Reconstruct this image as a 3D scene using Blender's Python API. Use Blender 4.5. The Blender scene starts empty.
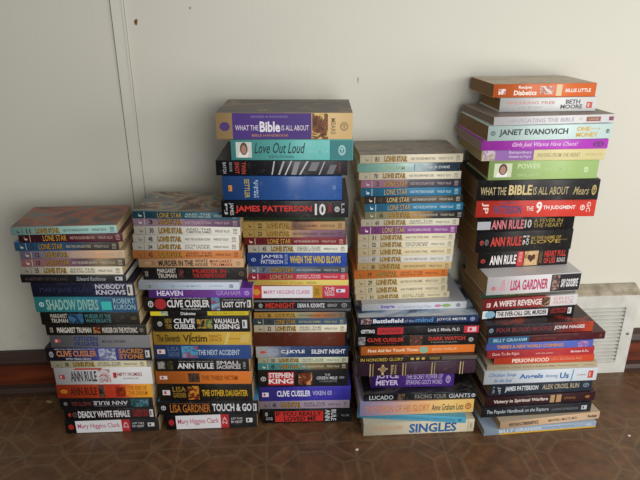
import bpy, bmesh, math, random
from mathutils import Vector
R = math.radians
C = bpy.context.scene.collection
sc = bpy.context.scene

# ------------------------------------------------------------------ camera
F = 590.0                       # focal length in pixels of a 640x480 frame
PITCH = math.atan(F / 1483.0)   # the verticals of the room meet far below the frame
CAMH = 0.764
cam = bpy.data.objects.new('camera', bpy.data.cameras.new('camera'))
C.objects.link(cam); sc.camera = cam
cam.data.sensor_fit = 'HORIZONTAL'; cam.data.sensor_width = 36
cam.data.lens = F / 640 * 36; cam.data.clip_start = 0.02
cam.location = (0, 0, CAMH); cam.rotation_euler = (math.pi / 2 - PITCH, 0, 0)
CP, SP = math.cos(PITCH), math.sin(PITCH)

def at(x, y, D):
    """point at forward distance D seen at pixel x, y"""
    xd, yd = (x - 320) / F, (y - 240) / F
    t = D / (CP - yd * SP)
    return Vector((t * xd, D, CAMH - t * (SP + yd * CP)))

# ------------------------------------------------------------------ colours and materials
def lin(h):
    h = h.lstrip('#')
    o = []
    for i in (0, 2, 4):
        c = int(h[i:i + 2], 16) / 255
        o.append(c / 12.92 if c <= 0.04045 else ((c + 0.055) / 1.055) ** 2.4)
    return (*o, 1)

MATS = {}
def new_mat(name):
    m = bpy.data.materials.new(name); m.use_nodes = True
    nt = m.node_tree
    return m, nt, nt.nodes['Principled BSDF']

def N(nt, kind, **kw):
    n = nt.nodes.new(kind)
    for k, v in kw.items():
        if hasattr(n, k): setattr(n, k, v)
        else: n.inputs[k.replace('_', ' ')].default_value = v
    return n

def mixc(nt, fac, a, b, mode='MIX'):
    n = nt.nodes.new('ShaderNodeMix'); n.data_type = 'RGBA'; n.blend_type = mode
    for i, v in ((0, fac), (6, a), (7, b)):
        if isinstance(v, (int, float, tuple)): n.inputs[i].default_value = v
        else: nt.links.new(v, n.inputs[i])
    return n.outputs[2]

def math_n(nt, op, a, b=None, c=None):
    n = nt.nodes.new('ShaderNodeMath'); n.operation = op
    for i, v in enumerate((a, b, c)):
        if v is None: continue
        if isinstance(v, (int, float)): n.inputs[i].default_value = v
        else: nt.links.new(v, n.inputs[i])
    return n.outputs[0]

def ramp(nt, fac, stops, interp='LINEAR'):
    r = nt.nodes.new('ShaderNodeValToRGB'); r.color_ramp.interpolation = interp
    e = r.color_ramp.elements
    while len(e) < len(stops): e.new(0.5)
    for el, (p, c) in zip(e, stops):
        el.position = p; el.color = lin(c)
    nt.links.new(fac, r.inputs[0])
    return r.outputs[0]

def ink(col):
    """flat printing ink"""
    if ('ink', col) in MATS: return MATS['ink', col]
    m, nt, p = new_mat('ink_' + col.strip('#'))
    p.inputs['Base Color'].default_value = lin(col); p.inputs['Roughness'].default_value = 0.45
    MATS['ink', col] = m
    return m

def cover_mat(spec, rough=0.42):
    """printed cover stock: one colour, or a gradient printed along the spine [(pos, colour)..]"""
    key = ('cover', str(spec), rough)
    if key in MATS: return MATS[key]
    m, nt, p = new_mat('cover_stock')
    tc = N(nt, 'ShaderNodeTexCoord')
    if isinstance(spec, str):
        col = lin(spec)
    else:
        s = N(nt, 'ShaderNodeSeparateXYZ'); nt.links.new(tc.outputs['Generated'], s.inputs[0])
        nz = N(nt, 'ShaderNodeTexNoise', Scale=60.0, Detail=3.0)
        nt.links.new(tc.outputs['Object'], nz.inputs['Vector'])
        f = math_n(nt, 'ADD', s.outputs[0], math_n(nt, 'MULTIPLY', math_n(nt, 'SUBTRACT', nz.outputs[0], 0.5), 0.25))
        col = ramp(nt, f, spec)
    # rubbed, scuffed print
    n2 = N(nt, 'ShaderNodeTexNoise', Scale=90.0, Detail=6.0, Roughness=0.7)
    nt.links.new(tc.outputs['Object'], n2.inputs['Vector'])
    wear = math_n(nt, 'MULTIPLY', math_n(nt, 'SUBTRACT', n2.outputs[0], 0.55), 0.6)
    n_ = nt.nodes[-1]; n_.use_clamp = True
    nt.links.new(mixc(nt, wear, col, lin('#b8b2a8')), p.inputs['Base Color'])
    nt.links.new(math_n(nt, 'ADD', math_n(nt, 'MULTIPLY', n2.outputs[0], 0.25), rough - 0.12), p.inputs['Roughness'])
    MATS[key] = m
    return m

def art_mat(stops, scale=14, rough=0.4, seed=0.0):
    """painted cover picture"""
    key = ('art', str(stops), scale, round(seed, 3))
    if key in MATS: return MATS[key]
    m, nt, p = new_mat('cover_art')
    tc = N(nt, 'ShaderNodeTexCoord')
    mp = N(nt, 'ShaderNodeMapping'); mp.inputs['Location'].default_value = (seed, seed * 1.7, 0)
    mp.inputs['Scale'].default_value = (1, 1.6, 1)
    nt.links.new(tc.outputs['Object'], mp.inputs[0])
    nz = N(nt, 'ShaderNodeTexNoise', Scale=scale, Detail=5.0, Roughness=0.6, Distortion=1.2)
    nt.links.new(mp.outputs[0], nz.inputs['Vector'])
    f = math_n(nt, 'ADD', math_n(nt, 'MULTIPLY', math_n(nt, 'SUBTRACT', nz.outputs[0], 0.5), 1.7), 0.5)
    nt.links.new(ramp(nt, f, stops), p.inputs['Base Color'])
    p.inputs['Roughness'].default_value = rough
    MATS[key] = m
    return m

def page_mat(col):
    if ('page', col) in MATS: return MATS['page', col]
    m, nt, p = new_mat('page_edges')
    tc = N(nt, 'ShaderNodeTexCoord')
    w = N(nt, 'ShaderNodeTexWave', wave_type='BANDS', bands_direction='Z', Scale=420.0, Distortion=2.5, Detail=2.0)
    w.inputs['Detail Scale'].default_value = 0.6
    nt.links.new(tc.outputs['Object'], w.inputs['Vector'])
    nz = N(nt, 'ShaderNodeTexNoise', Scale=25.0, Detail=3.0)
    nt.links.new(tc.outputs['Object'], nz.inputs['Vector'])
    c = lin(col); dk = tuple(v * 0.62 for v in c[:3]) + (1,)
    f = math_n(nt, 'MULTIPLY', w.outputs['Fac'], 0.45)
    f = math_n(nt, 'ADD', f, math_n(nt, 'MULTIPLY', nz.outputs[0], 0.3))
    nt.links.new(mixc(nt, f, c, dk), p.inputs['Base Color'])
    p.inputs['Roughness'].default_value = 0.9
    b = N(nt, 'ShaderNodeBump', Strength=0.3, Distance=0.0003)
    nt.links.new(w.outputs['Fac'], b.inputs['Height']); nt.links.new(b.outputs[0], p.inputs['Normal'])
    MATS['page', col] = m
    return m

# ------------------------------------------------------------------ mesh helpers
def link(name, bm, mats, parent=None):
    me = bpy.data.meshes.new(name)
    bm.normal_update(); bm.to_mesh(me); bm.free()
    for m in (mats if isinstance(mats, (list, tuple)) else [mats]): me.materials.append(m)
    o = bpy.data.objects.new(name, me); C.objects.link(o)
    if parent: o.parent = parent
    return o

def add_box(bm, x0, x1, y0, y1, z0, z1, mi=0):
    v = [bm.verts.new(p) for p in ((x0,y0,z0),(x1,y0,z0),(x1,y1,z0),(x0,y1,z0),(x0,y0,z1),(x1,y0,z1),(x1,y1,z1),(x0,y1,z1))]
    for f in ((0,3,2,1),(4,5,6,7),(0,1,5,4),(1,2,6,5),(2,3,7,6),(3,0,4,7)):
        bm.faces.new([v[i] for i in f]).material_index = mi

def add_prism(bm, prof, x0, x1, mi=0):
    """closed (y,z) outline pushed along x"""
    a = [bm.verts.new((x0, y, z)) for y, z in prof]; b = [bm.verts.new((x1, y, z)) for y, z in prof]
    n = len(prof)
    for i in range(n):
        j = (i + 1) % n
        bm.faces.new((a[i], b[i], b[j], a[j])).material_index = mi
    bm.faces.new(a).material_index = mi; bm.faces.new(b[::-1]).material_index = mi

def structure(name, bm, mats):
    o = link(name, bm, mats); o['kind'] = 'structure'
    return o

GLYPH = {}
def text_polys(s, bold=0.0, shear=0.0):
    key = (s, bold, shear)
    if key not in GLYPH:
        cu = bpy.data.curves.new('lettering', 'FONT')
        cu.body = s; cu.resolution_u = 2; cu.offset = bold; cu.shear = shear
        ob = bpy.data.objects.new('lettering', cu); C.objects.link(ob)
        dg = bpy.context.evaluated_depsgraph_get()
        me = bpy.data.meshes.new_from_object(ob.evaluated_get(dg))
        vs = [(v.co.x, v.co.y) for v in me.vertices]; fs = [tuple(p.vertices) for p in me.polygons]
        bpy.data.objects.remove(ob); bpy.data.curves.remove(cu); bpy.data.meshes.remove(me)
        xs = [v[0] for v in vs]; ys = [v[1] for v in vs]
        x0, x1, y0, y1 = min(xs), max(xs), min(ys), max(ys)
        GLYPH[key] = ([((x - x0) / (x1 - x0 + 1e-9), (y - y0) / (y1 - y0 + 1e-9)) for x, y in vs], fs)
    return GLYPH[key]

def put_text(bm, s, rect, y, bold=0.015, shear=0.0, turn=0, mi=0):
    vs, fs = text_polys(s, bold, shear)
    x0, x1, z0, z1 = rect
    out = []
    for u, v in vs:
        if turn == 1: u, v = v, 1 - u          # reads downwards
        elif turn == 2: u, v = 1 - u, 1 - v    # upside down
        out.append(bm.verts.new((x0 + (x1 - x0) * u, y, z0 + (z1 - z0) * v)))
    for f in fs:
        try: bm.faces.new([out[i] for i in f]).material_index = mi
        except ValueError: pass

def put_disc(bm, rect, y, n=20, mi=0):
    x0, x1, z0, z1 = rect
    vs = [bm.verts.new(((x0+x1)/2 + (x1-x0)/2*math.cos(2*math.pi*i/n), y, (z0+z1)/2 + (z1-z0)/2*math.sin(2*math.pi*i/n))) for i in range(n)]
    bm.faces.new(vs).material_index = mi

def put_quad(bm, rect, y, mi=0, sk=0.0):
    x0, x1, z0, z1 = rect
    bm.faces.new([bm.verts.new(p) for p in ((x0,y,z0),(x1,y,z0),(x1+sk,y,z1),(x0+sk,y,z1))]).material_index = mi

COLNAME = [('white','f0f0f0'),('black','161616'),('red','c03030'),('gold','c8a850'),('orange','d87830'),('yellow','e0d040'),
           ('blue','3058a8'),('sky blue','80b8d8'),('green','608050'),('purple','603090'),('grey','888888'),('brown','6a4030'),
           ('cream','e0d4b8'),('pink','d890a0'),('teal','409090')]
def cname(col):
    a = [int(col[i:i+2], 16) for i in (1, 3, 5)]
    return min(COLNAME, key=lambda k: sum((a[j] - int(k[1][2*j:2*j+2], 16)) ** 2 for j in range(3)))[0]

# ------------------------------------------------------------------ one book
def spine_marks(root, marks, L, W, H, bulge):
    ys = -W / 2 - bulge
    for k, mk in enumerate(marks):
        kind, u0, u1, v0, v1, col = mk[:6]; arg = mk[6] if len(mk) > 6 else None
        rect = (-L/2 + L*u0/100, -L/2 + L*u1/100, H*v0/100, H*v1/100)
        bm = bmesh.new(); mats = [ink(col)]
        if kind == 'p':
            put_quad(bm, rect, ys - 0.00008); nm = 'colour_band'; what = 'printed band'
        elif kind == 'k':     # small printed picture
            put_quad(bm, rect, ys - 0.00010)
            mats = [art_mat([(.30, col), (.45, arg[0]), (.52, col), (.62, arg[1]), (.75, arg[0])], 40, 0.42, u0 * .37 + root.location.z * 9)]
            nm = 'cover_picture'; what = 'small picture'
        elif kind == 'f':     # printed portrait: shoulders, hair, face
            put_quad(bm, rect, ys - 0.00010)
            x0, x1, z0, z1 = rect; w, h = x1 - x0, z1 - z0
            put_quad(bm, (x0 + .12*w, x0 + .72*w, z0, z0 + .34*h), ys - 0.00013, mi=3, sk=.08*w)
            put_disc(bm, (x0 + .26*w, x0 + .74*w, z0 + .16*h, z0 + .98*h), ys - 0.00015, mi=2)
            put_disc(bm, (x0 + .34*w, x0 + .66*w, z0 + .22*h, z0 + .80*h), ys - 0.00018, mi=1)
            mats += [ink(arg[0]), ink(arg[1]), ink('#e4e2de')]; nm = 'portrait'; what = 'portrait picture'
        elif kind == 'h':     # dark heart on a printed face
            put_quad(bm, rect, ys - 0.00010)
            x0, x1, z0, z1 = rect; w, h = x1 - x0, z1 - z0
            pts = []
            for i in range(24):
                t = 2 * math.pi * i / 24
                pts.append((16 * math.sin(t) ** 3 / 17, (13 * math.cos(t) - 5 * math.cos(2*t) - 2 * math.cos(3*t) - math.cos(4*t)) / 17))
            bm.faces.new([bm.verts.new((x0 + w * (.5 + .32 * p), ys - 0.00014, z0 + h * (.52 + .34 * q))) for p, q in pts]).material_index = 1
            mats = [art_mat([(.30, '#7a4a30'), (.45, col), (.6, arg[1]), (.75, col)], 60, 0.42, 3.0), ink(arg[0])]
            nm = 'cover_picture'; what = 'picture with a dark heart'
        elif kind == 'e':     # publisher's ring
            x0, x1, z0, z1 = rect; nn = 20
            ra = [bm.verts.new(((x0+x1)/2 + (x1-x0)/2*math.cos(2*math.pi*i/nn), ys - 0.00012, (z0+z1)/2 + (z1-z0)/2*math.sin(2*math.pi*i/nn))) for i in range(nn)]
            rb = [bm.verts.new(((x0+x1)/2 + (x1-x0)*.32*math.cos(2*math.pi*i/nn), ys - 0.00012, (z0+z1)/2 + (z1-z0)*.32*math.sin(2*math.pi*i/nn))) for i in range(nn)]
            for i in range(nn): bm.faces.new((ra[i], ra[(i+1) % nn], rb[(i+1) % nn], rb[i]))
            w, h = x1 - x0, z1 - z0
            put_quad(bm, (x0 + .42*w, x0 + .58*w, z0 + .25*h, z0 + .75*h), ys - 0.00012)
            put_quad(bm, (x0 + .3*w, x0 + .7*w, z0 + .55*h, z0 + .68*h), ys - 0.00013)
            nm = 'publisher_emblem'; what = 'ring emblem'
        elif kind == 'd':
            put_disc(bm, rect, ys - 0.00012); nm = 'emblem'; what = 'round emblem'
        elif kind == 'l':     # publisher's mark: a block with a lighter stroke pattern
            x0, x1, z0, z1 = rect; w, h = x1 - x0, z1 - z0
            put_quad(bm, rect, ys - 0.00012)
            put_quad(bm, (x0 + .2*w, x0 + .5*w, z0 + .2*h, z0 + .8*h), ys - 0.00015, mi=1)
            mats.append(ink(arg or '#303030')); nm = 'publisher_mark'; what = "publisher's mark"
        elif kind == 's':     # slanting stroke
            put_quad(bm, rect, ys - 0.0001, sk=(arg or 0) * L / 100); nm = 'printed_stroke'; what = 'printed stroke'
        elif kind == 'o':     # outlined letters
            put_text(bm, arg[0], rect, ys - 0.00014, bold=0.075, mi=0)
            x0, x1, z0, z1 = rect; e = 0.02 * (x1 - x0); e2 = 0.06 * (z1 - z0)
            put_text(bm, arg[0], (x0 + e*.5, x1 - e*.5, z0 + e2, z1 - e2), ys - 0.0002, bold=-0.004, mi=1)
            mats.append(ink(arg[1])); nm = 'title_lettering'; what = 'outlined lettering'
        else:
            lines = arg.split('/')
            x0, x1, z0, z1 = rect; n = len(lines)
            for i, s in enumerate(lines):
                if kind == 'r':
                    a = x1 - (x1 - x0) * (i + .92) / n; b = x1 - (x1 - x0) * (i + .08) / n
                    put_text(bm, s, (a, b, z0, z1), ys - 0.0002, turn=1)
                else:
                    t = (z1 - z0) / n
                    zt = z1 - t * i
                    put_text(bm, s, (x0, x1, zt - t * (.85 if n > 1 else 1), zt), ys - 0.0002,
                             bold={'b': 0.03, 't': 0.008, 'i': 0.008, 'U': 0.02}.get(kind, 0.008),
                             shear=0.35 if kind == 'i' else 0.0, turn=2 if kind == 'U' else 0)
            nm = 'title_lettering' if kind in 'bU' else 'small_lettering'; what = 'lettering'
        o = link(nm, bm, mats, root)
        o['label'] = (cname(mk[6][1]) if kind == 'o' else cname(col)) + ' ' + what

def make_book(name, pos, rz, L, W, H, spec, marks, top=None, page='#c4aa80', hard=False, rough=0.42, bulge=0.0):
    root = bpy.data.objects.new(name, None); C.objects.link(root)
    root.location = pos; root.rotation_euler = (0, 0, rz); root.empty_display_size = 0.02
    t = 0.0022 if hard else 0.0005
    r = min(0.0016 if hard else 0.0009, H * 0.3)
    ov = 0.003 if hard else 0.0006
    y0, y1 = -W / 2, W / 2
    def prof(d):
        """outline of the cover, shrunk by d"""
        rr = max(r - d, 0.00015)
        pts = [(y1, H - d)]
        yy = y0 + d
        for i in range(5):
            a = math.pi / 2 + math.pi / 2 * i / 4
            pts.append((yy + rr + rr * math.cos(a), H - d - rr + rr * math.sin(a)))
        if bulge:
            for i in range(1, 6):
                q = i / 6
                pts.append((yy - bulge * math.sin(math.pi * q), (H - d - rr) * (1 - q) + (d + rr) * q))
        for i in range(5):
            a = math.pi + math.pi / 2 * i / 4
            pts.append((yy + rr + rr * math.cos(a), d + rr + rr * math.sin(a)))
        pts.append((y1, d))
        return pts
    po, pi_ = prof(0), prof(t)
    bm = bmesh.new(); n = len(po)
    xs = (-L / 2, L / 2)
    vo = [[bm.verts.new((x, y, z)) for y, z in po] for x in xs]
    vi = [[bm.verts.new((x, y, z)) for y, z in pi_] for x in xs]
    for i in range(n - 1):
        f = bm.faces.new((vo[0][i], vo[0][i+1], vo[1][i+1], vo[1][i]))
        if i == 0 or i == n - 2: f.material_index = 1
        else: f.smooth = True
        f = bm.faces.new((vi[0][i], vi[1][i], vi[1][i+1], vi[0][i+1])); f.material_index = 2
        for s in (0, 1):
            q = (vo[s][i], vi[s][i], vi[s][i+1], vo[s][i+1])
            f = bm.faces.new(q if s == 0 else q[::-1]); f.material_index = 0
    for i in (0, n - 1):
        q = (vo[0][i], vo[1][i], vi[1][i], vi[0][i])
        f = bm.faces.new(q if i == 0 else q[::-1]); f.material_index = 0
    m0 = cover_mat(spec, rough)
    mt = m0 if top is None else (art_mat(*top) if isinstance(top, tuple) else cover_mat(top, rough))
    bmesh.ops.recalc_face_normals(bm, faces=bm.faces)
    cv = link('cover', bm, [m0, mt, page_mat('#d8cdb4')], root)
    bm = bmesh.new()
    # page block: the fore-edge is a little hollow on hardbacks, a little proud in the middle on paperbacks
    z0, z1 = t + 0.00005, H - t - 0.00005
    add_box(bm, -L/2 + ov, L/2 - ov, y0 + t + 0.0004, y1 - ov, z0, z1)
    link('page_block', bm, page_mat(page), root)
    spine_marks(root, marks, L, W, H, bulge)
    return root

# ------------------------------------------------------------------ the room
WA, WB = 1.072, 0.0687          # foot of the wall: forward distance = WA + WB * x
WYAW = math.atan(WB)
def wall_d(x): return WA + WB * x

def plank(name, x0, x1, prof, mats, kind=True):
    """a prism that runs along the wall; profile in (distance out from the wall plane, height)"""
    bm = bmesh.new()
    add_prism(bm, [(-d, z) for d, z in prof], x0, x1)
    bmesh.ops.recalc_face_normals(bm, faces=bm.faces)
    o = link(name, bm, mats); o.location = (0, WALLY, 0); o.rotation_euler = (0, 0, WYAW)
    if kind: o['kind'] = 'structure'
    return o
BASE_T = 0.030                  # baseboard with its shoe stands this far out
WALLY = WA + BASE_T / math.cos(WYAW)

# wall: cream paint over boarding, scuffs, chips
mw, nt, p = new_mat('cream_wall_paint')
tc = N(nt, 'ShaderNodeTexCoord')
n1 = N(nt, 'ShaderNodeTexNoise', Scale=3.0, Detail=5.0, Roughness=0.6); nt.links.new(tc.outputs['Object'], n1.inputs['Vector'])
n2 = N(nt, 'ShaderNodeTexNoise', Scale=38.0, Detail=8.0, Roughness=0.75); nt.links.new(tc.outputs['Object'], n2.inputs['Vector'])
mp = N(nt, 'ShaderNodeMapping'); mp.inputs['Scale'].default_value = (60, 60, 3); nt.links.new(tc.outputs['Object'], mp.inputs[0])
n3 = N(nt, 'ShaderNodeTexNoise', Scale=3.0, Detail=3.0); nt.links.new(mp.outputs[0], n3.inputs['Vector'])
base = mixc(nt, n1.outputs[0], lin('#d2cfc2'), lin('#d9d6c9'))
sx = N(nt, 'ShaderNodeSeparateXYZ'); nt.links.new(tc.outputs['Object'], sx.inputs[0])
mr = N(nt, 'ShaderNodeMapRange'); nt.links.new(sx.outputs[2], mr.inputs[0])
for i, v in ((1, 0.09), (2, 0.24), (3, 0.47), (4, 0.66)): mr.inputs[i].default_value = v
mr2 = math_n(nt, 'GREATER_THAN', n2.outputs[0], mr.outputs[0])
grime = math_n(nt, 'MULTIPLY', math_n(nt, 'SUBTRACT', n2.outputs[0], mr.outputs[0]), 3.0); nt.nodes[-1].use_clamp = True
spots = math_n(nt, 'MULTIPLY', math_n(nt, 'SUBTRACT', n2.outputs[0], 0.675), 8.0); nt.nodes[-1].use_clamp = True
c = mixc(nt, math_n(nt, 'MULTIPLY', grime, 0.55), base, lin('#8d8577'))
c = mixc(nt, math_n(nt, 'MULTIPLY', spots, 0.5), c, lin('#8d8577'))
nt.links.new(c, p.inputs['Base Color']); p.inputs['Roughness'].default_value = 0.55
b = N(nt, 'ShaderNodeBump', Strength=0.12, Distance=0.0015)
nt.links.new(math_n(nt, 'ADD', n3.outputs[0], n1.outputs[0]), b.inputs['Height']); nt.links.new(b.outputs[0], p.inputs['Normal'])

bm = bmesh.new(); add_box(bm, -2.2, 2.2, 0, 0.06, -0.02, 2.4)
o = structure('wall_back', bm, mw); o.location = (0, WALLY, 0); o.rotation_euler = (0, 0, WYAW)

def wall_x(px, py):
    """position along the wall of a pixel that lies on the wall plane, and its height"""
    D = WALLY
    for _ in range(20):
        q = at(px, py, D); D = WALLY + WB * q.x
    return q.x / math.cos(WYAW), q.z

# batten over the joint of two wall boards
mtm, nt, p = new_mat('cream_batten_paint'); p.inputs['Base Color'].default_value = lin('#d8d5c9'); p.inputs['Roughness'].default_value = 0.5
mgr, nt, p = new_mat('joint_gap'); p.inputs['Base Color'].default_value = lin('#8a8478'); p.inputs['Roughness'].default_value = 0.9
xa, _ = wall_x(122.5, 100); xb, _ = wall_x(134.5, 100)
bm = bmesh.new()
add_box(bm, xa, xb, -0.0035, -0.0001, 0.095, 2.4)
add_box(bm, xb - 0.003, xb, -0.0045, -0.0035, 0.095, 2.4)
add_box(bm, xa - 0.0020, xa, -0.0006, -0.0001, 0.095, 2.4, 1)
add_box(bm, xb, xb + 0.0007, -0.0006, -0.0001, 0.095, 2.4, 1)
o = structure('trim_1', bm, [mtm, mgr]); o.location = (0, WALLY, 0); o.rotation_euler = (0, 0, WYAW)

# chips where the paint is gone
mch, nt, p = new_mat('bare_wood'); p.inputs['Base Color'].default_value = lin('#7a4a2c'); p.inputs['Roughness'].default_value = 0.8
mlt, nt, p = new_mat('scuff'); p.inputs['Base Color'].default_value = lin('#a79f8f'); p.inputs['Roughness'].default_value = 0.8
def chip(name, px, py, w, h, m, label, seed):
    rd = random.Random(seed)
    x, z = wall_x(px, py); bm = bmesh.new()
    vs = []
    for i in range(9):
        a = 2 * math.pi * i / 9; k = rd.uniform(.6, 1.1)
        vs.append((x + w/2 * k * math.cos(a), z + h/2 * k * math.sin(a)))
    f0 = [bm.verts.new((vx, -0.0004, vz)) for vx, vz in vs]; f1 = [bm.verts.new((vx, 0.0, vz)) for vx, vz in vs]
    bm.faces.new(f0)
    for i in range(9): bm.faces.new((f0[i], f1[i], f1[(i+1) % 9], f0[(i+1) % 9]))
    bmesh.ops.recalc_face_normals(bm, faces=bm.faces)
    o = structure(name, bm, m); o.location = (0, WALLY - 0.0001, 0); o.rotation_euler = (0, 0, WYAW)
chip('trim_2', 136, 22, 0.0075, 0.011, mch, '', 1)
chip('trim_3', 190, 8, 0.004, 0.006, mlt, '', 2)
chip('trim_4', 358, 80, 0.003, 0.014, mlt, '', 3)

# baseboards: varnished red-brown board, dark lip, shoe
mb, nt, p = new_mat('varnished_baseboard')
tc = N(nt, 'ShaderNodeTexCoord')
mp = N(nt, 'ShaderNodeMapping'); mp.inputs['Scale'].default_value = (2, 30, 30); nt.links.new(tc.outputs['Object'], mp.inputs[0])
nz = N(nt, 'ShaderNodeTexNoise', Scale=2.0, Detail=6.0, Distortion=0.6); nt.links.new(mp.outputs[0], nz.inputs['Vector'])
nt.links.new(ramp(nt, nz.outputs[0], [(0.3, '#4d2011'), (0.7, '#7d391e')]), p.inputs['Base Color']); p.inputs['Roughness'].default_value = 0.38
mbd, nt, p = new_mat('dark_stained_shoe')
nz = N(nt, 'ShaderNodeTexNoise', Scale=20.0, Detail=6.0)
nt.links.new(ramp(nt, nz.outputs[0], [(0.3, '#2c1a12'), (0.7, '#4a3022')]), p.inputs['Base Color']); p.inputs['Roughness'].default_value = 0.5
vx1 = at(628.5, 345, WALLY - BASE_T + WB * 0.7).x / math.cos(WYAW)
VENT_X1 = vx1; VENT_X0 = vx1 - 0.36
bprof = [(0.0002, 0.0), (0.016, 0.0), (0.016, 0.070), (0.0002, 0.070)]
lip = [(0.0002, 0.0702), (0.021, 0.0702), (0.022, 0.078), (0.017, 0.090), (0.010, 0.096), (0.0002, 0.096)]
shoe = [(0.0162, 0.0), (BASE_T, 0.0), (BASE_T, 0.010), (0.026, 0.018), (0.0162, 0.022)]
k = 2
for nm, a, bx in (('left', -2.2, VENT_X0 - 0.001), ('right', VENT_X1 + 0.001, 2.2)):
    plank('baseboard_' + nm, a, bx, bprof, mb)
    for pr in (lip, shoe):
        plank('trim_%d' % (k + 3), a, bx, pr, mbd); k += 1

# floor: vinyl with a pattern of octagons and long hexagons
mf, nt, p = new_mat('patterned_vinyl')
tc = N(nt, 'ShaderNodeTexCoord')
mp = N(nt, 'ShaderNodeMapping'); mp.inputs['Rotation'].default_value = (0, 0, -WYAW)
mp.inputs['Location'].default_value = (0.0372 - 0.004, 0.0894 - 0.004, 0)
nt.links.new(tc.outputs['Object'], mp.inputs[0])
wob = N(nt, 'ShaderNodeTexNoise', Scale=16.0, Detail=2.0); nt.links.new(tc.outputs['Object'], wob.inputs['Vector'])
va = N(nt, 'ShaderNodeVectorMath', operation='MULTIPLY_ADD')
nt.links.new(wob.outputs['Color'], va.inputs[0]); va.inputs[1].default_value = (0.008, 0.008, 0); nt.links.new(mp.outputs[0], va.inputs[2])
s = N(nt, 'ShaderNodeSeparateXYZ'); nt.links.new(va.outputs[0], s.inputs[0])
CELL = 0.163
def cell(o): return math_n(nt, 'ABSOLUTE', math_n(nt, 'SUBTRACT', math_n(nt, 'FRACT', math_n(nt, 'DIVIDE', o, CELL)), 0.5))
ax, ay = cell(s.outputs[0]), cell(s.outputs[1])
mx = math_n(nt, 'MAXIMUM', ax, ay); mn = math_n(nt, 'MINIMUM', ax, ay)
dg = math_n(nt, 'MULTIPLY', math_n(nt, 'ADD', ax, ay), 0.7071)
oc = math_n(nt, 'MAXIMUM', mx, dg)
def line(v, w):
    mr = N(nt, 'ShaderNodeMapRange'); nt.links.new(math_n(nt, 'ABSOLUTE', v), mr.inputs[0])
    for i, q in ((1, w * 0.5), (2, w * 1.5), (3, 1.0), (4, 0.0)): mr.inputs[i].default_value = q
    return mr.outputs[0]
ring = math_n(nt, 'MULTIPLY', math_n(nt, 'GREATER_THAN', oc, 0.345), math_n(nt, 'LESS_THAN', oc, 0.5))
l1 = line(math_n(nt, 'SUBTRACT', oc, 0.345), 0.017)            # big octagon
l2 = line(math_n(nt, 'SUBTRACT', oc, 0.5), 0.015)              # outer octagon
l3 = line(math_n(nt, 'SUBTRACT', mx, 0.5), 0.015)              # straight joints between the repeats
l4 = math_n(nt, 'MULTIPLY', line(math_n(nt, 'SUBTRACT', mn, math_n(nt, 'MULTIPLY', mx, 0.4142)), 0.016), ring)   # ring of hexagons
ln = math_n(nt, 'MAXIMUM', math_n(nt, 'MAXIMUM', l1, l2), math_n(nt, 'MAXIMUM', l3, l4))
nz = N(nt, 'ShaderNodeTexNoise', Scale=35.0, Detail=8.0, Roughness=0.7); nt.links.new(tc.outputs['Object'], nz.inputs['Vector'])
nb = N(nt, 'ShaderNodeTexNoise', Scale=7.0, Detail=3.0); nt.links.new(tc.outputs['Object'], nb.inputs['Vector'])
tile = mixc(nt, nb.outputs[0], ramp(nt, nz.outputs[0], [(0.3, '#462c1b'), (0.55, '#6a442a'), (0.75, '#875a34')]),
            ramp(nt, nz.outputs[0], [(0.3, '#4c3622'), (0.6, '#6c5034'), (0.8, '#7e623d')]))
wearf = math_n(nt, 'MULTIPLY', ln, math_n(nt, 'ADD', math_n(nt, 'MULTIPLY', nz.outputs[0], 0.6), 0.02))
nt.links.new(mixc(nt, wearf, tile, lin('#7c6c50')), p.inputs['Base Color'])
nt.links.new(math_n(nt, 'ADD', math_n(nt, 'MULTIPLY', nz.outputs[0], 0.3), 0.28), p.inputs['Roughness'])
b = N(nt, 'ShaderNodeBump', Strength=0.15, Distance=0.001); nt.links.new(ln, b.inputs['Height']); b.invert = True
nt.links.new(b.outputs[0], p.inputs['Normal'])
bm = bmesh.new(); add_box(bm, -2.2, 2.4, -1.6, 1.4, -0.02, 0.0)
structure('floor', bm, mf)

# baseboard register (heating vent)
mv, nt, p = new_mat('white_vent_enamel')
tc = N(nt, 'ShaderNodeTexCoord'); nz = N(nt, 'ShaderNodeTexNoise', Scale=30.0, Detail=6.0); nt.links.new(tc.outputs['Object'], nz.inputs['Vector'])
nt.links.new(ramp(nt, nz.outputs[0], [(0.3, '#c4c2ba'), (0.6, '#d3d2cb')]), p.inputs['Base Color']); p.inputs['Roughness'].default_value = 0.4
mvd, nt, p = new_mat('dusty_vent_top')
tc = N(nt, 'ShaderNodeTexCoord'); nz = N(nt, 'ShaderNodeTexNoise', Scale=40.0, Detail=8.0); nt.links.new(tc.outputs['Object'], nz.inputs['Vector'])
nt.links.new(ramp(nt, nz.outputs[0], [(0.35, '#8f8470'), (0.6, '#b9ae9a')]), p.inputs['Base Color']); p.inputs['Roughness'].default_value = 0.9
mvi, nt, p = new_mat('vent_inside'); p.inputs['Base Color'].default_value = lin('#6a6458'); p.inputs['Roughness'].default_value = 0.9
vent = bpy.data.objects.new('vent_register', None); C.objects.link(vent)
vent.location = (0, WALLY, 0); vent.rotation_euler = (0, 0, WYAW)
vent['label'] = 'white louvred metal heating vent at the foot of the wall behind the books'; vent['category'] = 'vent'
VT, VH = 0.030, 0.195
gx0, gx1, gz0, gz1 = VENT_X0 + 0.03, VENT_X1 - 0.026, 0.028, 0.165
bm = bmesh.new()
add_box(bm, VENT_X0, gx0, -VT, -0.001, 0.0005, VH); add_box(bm, gx1, VENT_X1, -VT, -0.001, 0.0005, VH)
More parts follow.
